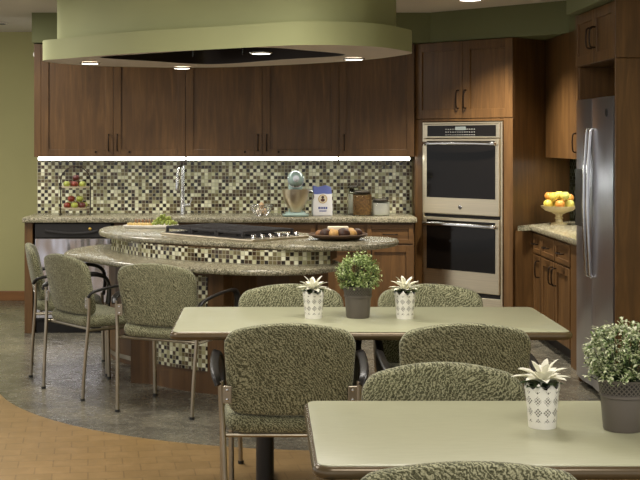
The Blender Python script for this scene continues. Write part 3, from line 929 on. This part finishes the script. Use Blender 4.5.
grey_pot(.40, 5.43, 'dark grey pot with bushy fresh green plant on the far table between the white flowers', M['leaf2'], .092, .125, 230, 3)
grey_pot(.942, 3.32, 'dark grey pot with bushy pale-leaved plant at the right edge of the front table', M['leaf'], .094, .132, 260, 5)

# ------------------------------------------------------------------ things on the back counter
def cp_(px, d): return (px - CX) / FPX * d
# tiered stand
sx, sy = cp_(75.5, 10.15), 10.15
st = thing('fruit_stand', 'two-tier black wire stand of apples on the back counter', 'fruit stand', (sx, sy, CT + .001))
bm = bm_new()
for s in (-1, 1):
    tube(bm, [(s * .12, 0, .0), (s * .12, 0, .27)], .0045, 8)
    tube(bm, [(s * .12, -.06, .004), (s * .12, .06, .004)], .0045, 8)
tube(bm, [(-.12, 0, .27), (-.11, 0, .32), (-.06, 0, .372), (0, 0, .39), (.06, 0, .372), (.11, 0, .32), (.12, 0, .27)], .0045, 8, 5)
obj('frame', bm, M['bronze'], st, 40)
plate_m = plain('stand_plates', (196, 184, 158), .35)
for z, rr in ((.045, .118), (.215, .118)):
    bm = bm_new(); lathe(bm, [(0, 0), (rr - .012, 0), (rr, .012), (rr + .0, .015), (rr - .014, .005), (0, .005)], 32, (0, 0, z))
    for v in bm.verts: v.co.y *= .75
    obj('plate', bm, plate_m, st, 40)
def applemat(name, a, b):
    t = NT(name); f = t.noise(t.coord('Object', (20, 20, 6)), 1.4, 3, .6); return t.set(t.ramp(f, [(.35, a), (.65, b)]), .3)
A_red = applemat('red_apple_skin', (96, 28, 18), (140, 56, 32)); A_dark = applemat('dark_red_apple_skin', (62, 22, 18), (96, 34, 24)); A_green = applemat('green_apple_skin', (128, 140, 44), (172, 176, 84))
def fruit(name, mat, c, r, lb, cat, grp, sq=.9, stem=True):
    t = thing(name, lb, cat, c, random.uniform(0, 6), grp)
    def fn(p):
        k = math.hypot(p.x, p.y); dz = -.18 * math.exp(-(k / .35) ** 2) * (1 if p.z > 0 else -.5)
        return Vector((p.x, p.y, p.z + dz))
    bm = bm_new(); ball(bm, (0, 0, 0), r, r, r * sq, 16, 12, fn if stem else None); obj('flesh', bm, mat, t, True)
    if stem:
        bm = bm_new(); tube(bm, [(0, 0, r * .6), (.002, 0, r * 1.05)], .0018, 6); obj('stem', bm, M['bronze'], t)
    return t
zt, zl = CT + .001 + .215 + .0055, CT + .001 + .045 + .0055
R_ = .029
AP = [(A_green, -.064, -.035, zt, 'pale green apple at the front of the upper tier, end away from the faucet'), (A_red, 0, -.037, zt, 'red apple at the front middle of the upper tier'), (A_green, .062, -.035, zt, 'green apple at the front of the upper tier, faucet end'),
      (A_dark, -.035, .03, zt, 'dark red apple at the back of the upper tier, end away from the faucet'), (A_dark, .035, .03, zt, 'dark red apple at the back of the upper tier, faucet end'), (A_dark, .006, -.004, zt + .05, 'dark red apple on top of the upper tier, topmost of all'),
      (A_red, -.06, -.04, zl, 'red apple at the front of the lower tier, end away from the faucet'), (A_green, 0, -.046, zl, 'green apple at the front middle of the lower tier'), (A_dark, .06, -.04, zl, 'dark red apple at the front of the lower tier, faucet end'),
      (A_green, -.064, .032, zl, 'green apple at the back of the lower tier, end away from the faucet'), (A_red, 0, .034, zl, 'red apple at the back middle of the lower tier'), (A_green, .064, .032, zl, 'yellow-green apple at the back of the lower tier, faucet end'),
      (A_red, -.033, -.006, zl + .051, 'red apple stacked on the lower tier, end away from the faucet'), (A_green, .035, -.006, zl + .051, 'green apple stacked on the lower tier, faucet end')]
for m, ax, ay, az, lb in AP:
    fruit('apple', m, (sx + ax, sy + ay, az + R_ * .92 + .001), R_, lb, 'apple', 'apples on the tiered stand')
# faucet
fx = cp_(183, 10.27)
fa = thing('faucet', 'tall chrome pull-down kitchen faucet on the back counter', 'faucet', (fx, 10.27, CT + .001))
bm = bm_new(); lathe(bm, [(0, 0), (.027, 0), (.027, .008), (.021, .012), (.021, .09), (.015, .1), (.015, .385), (.012, .393), (0, .393)], 24); obj('body', bm, M['chrome'], fa, 40)
bm = bm_new(); tube(bm, [(0, -.0, .375), (-.01, -.02, .388), (-.03, -.05, .375), (-.04, -.06, .33), (-.042, -.062, .3)], .009, 10, 4); obj('spout', bm, M['chrome'], fa, 40)
bm = bm_new(); lathe(bm, [(0, .19), (.015, .19), (.017, .2), (.013, .29), (.01, .3), (0, .3)], 20, (-.042, -.062, 0)); obj('spray_head', bm, M['chrome'], fa, 40)
bm = bm_new(); tube(bm, [(.015, 0, .07), (.06, 0, .072)], .013, 12); tube(bm, [(.055, 0, .075), (.075, -.005, .13)], .005, 8); obj('handle', bm, M['chrome'], fa, 40)
# wire basket of eggs
bx, by = cp_(261.5, 9.98), 9.98
wb = thing('wire_basket', 'small open wire bowl of eggs on the back counter', 'basket', (bx, by, CT + .001))
bm = bm_new(); ring_tube(bm, (0, 0, .085), .088, .0035, 32); ring_tube(bm, (0, 0, .004), .045, .0035, 24); ring_tube(bm, (0, 0, .045), .078, .0025, 30)
obj('rim', bm, M['chrome'], wb, 40)
bm = bm_new()
for i in range(18):
    a = 2 * PI * i / 18; b_ = a + .5
    tube(bm, [(.045 * math.cos(a), .045 * math.sin(a), .004), (.078 * math.cos((a + b_) / 2), .078 * math.sin((a + b_) / 2), .045), (.088 * math.cos(b_), .088 * math.sin(b_), .085)], .002, 6, 3)
    tube(bm, [(.045 * math.cos(a), .045 * math.sin(a), .004), (.078 * math.cos(a - .25), .078 * math.sin(a - .25), .045), (.088 * math.cos(a - .5), .088 * math.sin(a - .5), .085)], .002, 6, 3)
for k in range(5): tube(bm, [(-.045 + .001, -.036 + k * .018, .004), (.044, -.036 + k * .018, .004)], .0018, 6)
obj('wires', bm, M['chrome'], wb, 40)
em = [plain('brown_egg', (200, 168, 130), .45), plain('white_egg', (232, 222, 204), .45)]
for i, (ex, ey, ez, m, lb) in enumerate([(-.027, -.012, .0335, 1, 'white egg in the wire bowl on its faucet side'), (.027, -.012, .0335, 0, 'brown egg in the wire bowl on its mixer side'), (0, .035, .0335, 1, 'white egg at the back of the wire bowl'), (.0, .002, .082, 0, 'egg lying on top of the others in the wire bowl')]):
    bm = bm_new(); ball(bm, (0, 0, 0), .021, .021, .027, 16, 12, lambda p: Vector((p.x * (1 - .12 * p.z), p.y * (1 - .12 * p.z), p.z)))
    tag(obj('egg', bm, em[m], None, True, (bx + ex, by + ey, CT + .003 + ez)), lb, 'egg', 'eggs in the wire bowl')
# stand mixer, facing the viewer
mx, my = cp_(295.5, 10.02), 10.02
mm = plain('pale_blue_enamel', (156, 180, 176), .2, 0, .03)
mi = thing('stand_mixer', 'pale blue stand mixer with steel bowl on the back counter', 'mixer', (mx, my, CT + .001))
bm = bm_new(); slab(bm, rrect(.105, .135, .05, 6), 0, .03, .012)
for v in bm.verts:
    if v.co.z > .015: v.co.x *= .8; v.co.y *= .85
slab(bm, [(x, y + .06) for x, y in rrect(.055, .05, .03, 5)], .028, .25, .01); obj('base', bm, mm, mi, 50)
bm = bm_new()
def headfn(p): return Vector((p.x * (1 - .12 * p.y), p.y, p.z * (1 - .08 * p.y)))
ball(bm, (0, -.02, .295), .066, .16, .066, 24, 18, headfn); obj('head', bm, mm, mi, True)
bm = bm_new(); lathe(bm, [(0, 0), (.026, 0), (.026, .006), (0, .007)], 20)
for v in bm.verts: v.co = Vector((v.co.x, -.176 - v.co.z, .3 + v.co.y))
obj('hub_cap', bm, M['chrome'], mi, 40)
bm = bm_new(); ring_tube(bm, (0, 0, 0), .062, .003, 24, 6)
for v in bm.verts: v.co = Vector((v.co.x, -.1 + v.co.z, .287 + v.co.y * .95))
obj('trim_band', bm, M['chrome'], mi, 40)
bm = bm_new(); lathe(bm, [(0, .235), (.035, .235), (.038, .26), (0, .262)], 20, (0, -.08, 0)); obj('beater_hub', bm, M['chrome'], mi, 40)
bm = bm_new(); lathe(bm, [(0, .034), (.045, .034), (.047, .05), (.07, .085), (.092, .13), (.1, .18), (.106, .215), (.109, .215), (.104, .18), (.095, .13), (.06, .06), (0, .055)], 36, (0, -.055, 0)); obj('bowl', bm, M['steel'], mi, 40)
bm = bm_new(); tube(bm, [(.1, -.055, .195), (.135, -.06, .19), (.138, -.06, .14), (.098, -.055, .125)], .006, 8, 4); obj('bowl_handle', bm, M['chrome'], mi, 40)
# flour bag
bgx, bgy = cp_(322, 10.03), 10.03
fb = thing('flour_bag', 'white paper flour bag with blue top and round emblem, right of the mixer', 'flour bag', (bgx, bgy, CT + .001), .08)
def bagmat():
    t = NT('flour_bag_paper'); tc = t.n('ShaderNodeTexCoord'); sp = t.n('ShaderNodeSeparateXYZ'); t.l(tc.outputs['Object'], sp.inputs[0])
    nz = t.noise(tc.outputs['Object'], 12, 2)
    zz = t.math('ADD', sp.outputs[2], t.math('MULTIPLY', t.math('SUBTRACT', nz, .5), .03))
    c = t.ramp(t.math('MULTIPLY', zz, 4), [(0, (226, 226, 228)), (.66, (226, 226, 228)), (.70, (84, 98, 166))], True)
    t.bump(t.noise(tc.outputs['Object'], 40, 3), .4, .004)
    return t.set(c, .6)
bm = bm_new(); box(bm, -.078, .078, -.045, .045, 0, .235, .008, seg=2)
bmesh.ops.subdivide_edges(bm, edges=bm.edges[:], cuts=3, use_grid_fill=True)
rb = random.Random(2)
for v in bm.verts:
    q = max(0, (v.co.z - .16) / .075); v.co.y *= 1 - .75 * q; v.co.x *= 1 - .1 * q + .03 * math.sin(v.co.z * 30)
    if v.co.z > .2: v.co.z += .008 * math.sin(v.co.x * 60)
obj('bag', bm, bagmat(), fb, True)
def disc_f(r, y, zc, x=0, sx=1, sz=1, n=28, th=.0012):
    bm = bm_new(); lathe(bm, [(0, 0), (r, 0), (r, th), (0, th)], n)
    for v in bm.verts: v.co = Vector((x + v.co.x * sx, y - v.co.z, zc + v.co.y * sz))
    return bm
e1 = obj('emblem', disc_f(.036, -.0462, .135), plain('emblem_gold', (190, 160, 96), .5), fb)
obj('emblem_field', disc_f(.03, -.0476, .135), plain('emblem_cream', (226, 216, 190), .5), e1)
bm = disc_f(.011, -.049, .149, .0); 
for q in range(1): pass
obj('emblem_figure', bm, plain('emblem_brown', (60, 36, 28), .5), e1)
obj('emblem_figure', disc_f(.016, -.049, .126, .0, 1.05, .8), plain('emblem_brown_coat', (78, 40, 30), .5), e1)
bm = bm_new()
for k, (a, b_) in enumerate(((-.035, -.022), (-.018, -.008), (-.004, .006), (.01, .02), (.024, .036))): box(bm, a, b_, -.0472, -.046, .055, .072)
for a, b_ in ((-.028, .03),): box(bm, a, b_, -.0472, -.046, .036, .043)
obj('lettering', bm, plain('blue_print', (64, 78, 150), .5), fb)
# jars
glass = NT('clear_jar_glass'); glass.set((235, 240, 236), .03); glass.b.inputs['Transmission Weight'].default_value = 1; glass.b.inputs['IOR'].default_value = 1.2; glass = glass.m
lidm = plain('steel_lid', (120, 116, 108), .25, 1)
def jar(px, d, w, h, fill_h, fmat, lb, dx=0):
    x = cp_(px, d); t = thing('storage_jar', lb, 'jar', (x, d, CT + .001), 0, 'glass jars on the counter'); hw = w / 2
    bm = bm_new(); slab(bm, rrect(hw, hw, hw * .35, 5), 0, h - .022, .006); obj('glass', bm, glass, t, 40)
    bm = bm_new(); slab(bm, rrect(hw - .006, hw - .006, hw * .3, 5), .006, fill_h, .004)
    obj('contents', bm, fmat, t, 40)
    bm = bm_new(); slab(bm, rrect(hw * .86, hw * .86, hw * .35, 5), h - .021, h, .005); obj('lid', bm, lidm, t, 40)
cook = NT('cookie_contents'); cook.set(cook.ramp(cook.noise(cook.coord(), 60, 3), [(.3, (84, 56, 26)), (.55, (134, 98, 50)), (.75, (164, 126, 72))]), .7)
jar(353.5, 10.26, .085, .235, .16, plain('white_flour', (222, 218, 204), .8), 'tall clear glass jar of white contents behind the brown jar')
jar(362, 10.06, .145, .2, .165, cook.m, 'square glass jar full of brown contents beside the flour bag')
jar(380.5, 10.06, .135, .135, .1, plain('white_sugar', (232, 230, 222), .8), 'short glass jar of white sugar at the counter end near the ovens')

# ------------------------------------------------------------------ things on the island
# platter of pastries
px_, py_ = fp(338, 239.5, IU)
pl = thing('wicker_tray', 'round brown wicker tray of pastries on the island top', 'tray', (px_, py_ , IU + .001))
wick = NT('brown_wicker'); wv = wick.n('ShaderNodeTexWave'); wick.l(wick.coord(), wv.inputs['Vector']); wv.inputs['Scale'].default_value = 60; wv.inputs['Distortion'].default_value = 3
wick.bump(wv.outputs['Fac'], .6, .004); wick.set(wick.ramp(wv.outputs['Fac'], [(.2, (58, 40, 26)), (.8, (112, 84, 56))]), .6)
bm = bm_new(); lathe(bm, [(0, .002), (.12, .002), (.165, .018), (.178, .026), (.178, .032), (.16, .026), (.118, .011), (0, .01)], 44); obj('dish', bm, wick.m, pl, 40)
bm = bm_new(); ring_tube(bm, (0, 0, .031), .178, .006, 44, 8); obj('rim', bm, wick.m, pl, 40)
choc = plain('chocolate_pastry', (60, 34, 18), .55, 0, .25, 40); gold = plain('golden_pastry', (192, 150, 88), .6, 0, .15, 40); tanp = plain('baked_pastry', (136, 92, 48), .6, 0, .2, 40)
PS = [(-.122, -.03, .03, tanp, 'brown roll at the cooktop end of the wicker tray'), (-.085, -.075, .038, choc, 'dark chocolate bun at the front of the wicker tray beside the brown roll'), (-.03, -.1, .036, gold, 'golden bun at the front of the wicker tray between two chocolate ones'),
      (.03, -.1, .041, choc, 'large dark chocolate bun at the front centre of the wicker tray'), (.085, -.07, .035, gold, 'golden bun on the wicker tray right of the large chocolate bun'), (.125, -.015, .036, choc, 'dark chocolate bun near the outer end of the wicker tray'),
      (-.05, -.015, .036, gold, 'golden bun in the middle row of the wicker tray'), (.06, .02, .034, tanp, 'brown bun in the middle row of the wicker tray'), (.09, .09, .034, gold, 'golden bun at the back of the wicker tray')]
for x, y, r, m, lb in PS:
    bm = bm_new(); ball(bm, (0, 0, 0), r, r, r * .85, 18, 12, lambda p: Vector((p.x, p.y, p.z if p.z > 0 else p.z * .8)))
    tag(obj('pastry', bm, m, None, True, (px_ + x * .93, py_ + y * .93, IU + .014 + r * .72)), lb, 'pastry', 'pastries on the wicker tray')
bm = bm_new()
pr = [(.0, .0)]
for k in range(7): box(bm, .075 + k * .009, .082 + k * .009, -.125 + k * .004, -.105 + k * .004, .026, .032, .002)
bm.free()
bm = bm_new(); box(bm, -.065, .065, -.035, .035, 0, .062, .006)
tag(obj('paper_carton', bm, plain('white_carton', (224, 214, 190), .7), None, 40, (px_ + .005, py_ + .075, IU + .014)), 'low white carton standing among the pastries on the wicker tray', 'carton')
# cheese tray
tx, ty = fp(151, 227.5, IU)
tr = thing('serving_tray', 'white rectangular serving tray of snacks on the island top', 'tray', (tx, ty, IU + .001), math.radians(-12))
bm = bm_new(); slab(bm, rrect(.17, .1, .02, 4), 0, .012, .004); obj('plate', bm, plain('white_china', (224, 220, 208), .25), tr, 40)
bm = bm_new()
for a, b_ in (((-.17, -.1), (.17, -.1)), ((.17, -.1), (.17, .1)), ((.17, .1), (-.17, .1)), ((-.17, .1), (-.17, -.1))):
    tube(bm, [(a[0], a[1], .014), (b_[0], b_[1], .014)], .006, 8)
obj('rim', bm, plain('white_china_rim', (228, 224, 214), .25), tr, 40)
E = Matrix.Rotation(math.radians(-12), 3, 'Z')
rg = random.Random(4)
chm = plain('pale_cheese', (222, 196, 132), .5, 0, .08); nutm = plain('brown_cracker', (116, 84, 54), .7, 0, .2)
k = 0
for i in range(6):
    for j in range(2):
        lx, ly = -.14 + i * .028 + rg.uniform(-.004, .004), -.06 + j * .04 + rg.uniform(-.004, .004)
        p = E @ Vector((lx, ly, 0)); bm = bm_new(); box(bm, -.011, .011, -.011, .011, 0, .02, .003, Matrix.Rotation(rg.uniform(0, 1), 3, 'Z'))
        tag(obj('cheese_cube', bm, chm, None, 40, (tx + p.x, ty + p.y, IU + .0145)), 'pale yellow cheese cube on the white serving tray', 'cheese', 'cheese cubes on the serving tray')
for i in range(7):
    lx, ly = -.125 + i * .026, .035 + rg.uniform(-.006, .006)
    p = E @ Vector((lx, ly, 0)); bm = bm_new(); lathe(bm, [(0, -.02), (.018, -.018), (.02, 0), (.018, .018), (0, .02)], 14)
    for v in bm.verts: v.co = Vector((v.co.z * .4, v.co.x, v.co.y))
    tag(obj('cracker', bm, nutm, None, True, (tx + p.x, ty + p.y, IU + .036)), 'round brown cracker standing in a row on the white serving tray', 'cracker', 'crackers on the serving tray')
bm = bm_new(); rg2 = random.Random(8)
for i in range(75):
    a = rg2.uniform(0, 2 * PI); q = math.sqrt(rg2.random())
    x, y = .085 * q * math.cos(a), .055 * q * math.sin(a); z = .014 + .085 * (1 - q) * rg2.random()
    ball(bm, (x, y, z), .0115, seg=10, ring=7)
p = E @ Vector((.1, -.0, 0))
gr = obj('grape_bunch', bm, applemat('grape_skin', (120, 136, 52), (168, 178, 92)), None, True, (tx + p.x, ty + p.y, IU + .016)); tag(gr, 'bunch of green grapes at the cooktop end of the white serving tray', 'grapes')
bm = bm_new(); tube(bm, [(-.06, 0, .02), (0, .01, .05), (.06, 0, .055)], .0025, 6, 3); obj('stem', bm, plain('grape_stem', (110, 96, 50), .7), gr)
# pedestal fruit bowl
wx, wy = 2.235, 9.58
pb = thing('pedestal_bowl', 'footed cream bowl of yellow and orange fruit on the right counter', 'bowl', (wx, wy, RC + .001))
ceram = plain('cream_ceramic', (206, 190, 146), .3, 0, .06)
bm = bm_new(); lathe(bm, [(0, 0), (.062, 0), (.06, .01), (.03, .02), (.024, .04), (.034, .05), (.024, .06), (.026, .076), (.05, .086), (.05, .089), (0, .089)], 32); obj('foot', bm, ceram, pb, 40)
bm = bm_new(); lathe(bm, [(0, .09), (.05, .09), (.1, .105), (.132, .13), (.137, .142), (.132, .142), (.124, .13), (.096, .112), (.05, .099), (0, .098)], 40); obj('dish', bm, ceram, pb, 40)
F_y = applemat('yellow_pear_skin', (206, 190, 70), (226, 208, 104)); F_o = applemat('orange_peach_skin', (206, 128, 56), (226, 168, 80)); F_g = applemat('lime_yellow_skin', (184, 184, 84), (212, 204, 110))
FR = [(-.088, -.03, .162, F_y, 'yellow fruit at the rim of the pedestal bowl toward the ovens'), (-.012, -.088, .162, F_o, 'orange fruit at the front rim of the pedestal bowl'), (.066, -.06, .162, F_g, 'yellow-green fruit at the front rim of the pedestal bowl toward the fridge'),
      (-.05, .06, .162, F_g, 'yellow-green fruit at the back of the pedestal bowl'), (.05, .058, .162, F_y, 'yellow fruit at the back of the pedestal bowl'), (-.005, -.008, .152, F_y, 'yellow fruit in the middle of the pedestal bowl'),
      (-.07, .016, .217, F_o, 'orange fruit high on the heap, nearest the ovens'), (-.05, -.057, .218, F_y, 'yellow fruit high in the front of the fruit heap'), (.027, -.075, .223, F_g, 'large yellow-green fruit high at the front of the heap'),
      (.078, .002, .203, F_o, 'orange fruit high on the heap, nearest the fridge'), (.005, .012, .2245, F_y, 'yellow fruit behind the top of the fruit heap')]
for x, y, z, m, lb in FR:
    fruit('fruit', m, (wx + x, wy + y, RC + z), .0355, lb, 'fruit', 'fruit in the pedestal bowl', .95)

# ------------------------------------------------------------------ small fittings
t = thing('ceiling_vent', 'dark slotted air vent in the ceiling at the left edge', 'vent', (-2.33, 10.9, CEIL))
obj('frame', box(bm_new(), -.3, .1, -.06, .06, -.012, -.001, .003), M['ceiling'], t)
obj('slot', box(bm_new(), -.28, .08, -.03, .03, -.016, -.0125), M['dark'], t)
t = thing('white_fitting', 'small white round fitting on the side of the wall cabinet end', 'fitting', (-1.856, 10.2, 2.2))  # unidentified small white fitting, purpose unknown
bm = bm_new(); lathe(bm, [(0, 0), (.022, 0), (.022, .01), (.012, .02), (0, .022)], 20)
for v in bm.verts: v.co = Vector((-v.co.z, v.co.x, v.co.y))
obj('housing', bm, plain('white_plastic', (226, 222, 210), .4), t, 40)

# ------------------------------------------------------------------ light
w = bpy.data.worlds.new('world'); S.world = w; w.use_nodes = True
w.node_tree.nodes['Background'].inputs[0].default_value = (1.0, .98, .95, 1); w.node_tree.nodes['Background'].inputs[1].default_value = .95
def area(name, loc, sx, sy, power, col=(1, .95, .87), rot=(0, 0, 0)):
    ld = bpy.data.lights.new(name, 'AREA'); ld.shape = 'RECTANGLE'; ld.size = sx; ld.size_y = sy; ld.energy = power; ld.color = col
    o = bpy.data.objects.new(name, ld); COL.objects.link(o); o.location = loc; o.rotation_euler = rot
area('ceiling_fill_light', (.6, 4.6, 2.5), 1.2, .6, 42)  # added fill lights below the ceiling, no fixtures, for general brightness
area('ceiling_fill_light', (.6, 1.8, 2.5), 1.2, .6, 36)
area('ceiling_fill_light', (-2.2, 4.6, 2.5), 1.2, .6, 42)
area('ceiling_fill_light', (-2.8, 9.0, 2.5), 1.2, .6, 70)  # added fill that brightens the far left wall
area('ceiling_fill_light', (-.5, 6.3, 2.5), .6, .6, 34)  # added fill that brightens the left of the tables
area('under_cabinet_lamp', (2.4, 8.9, 1.365), .06, 1.6, 6, (1, 1, .96))
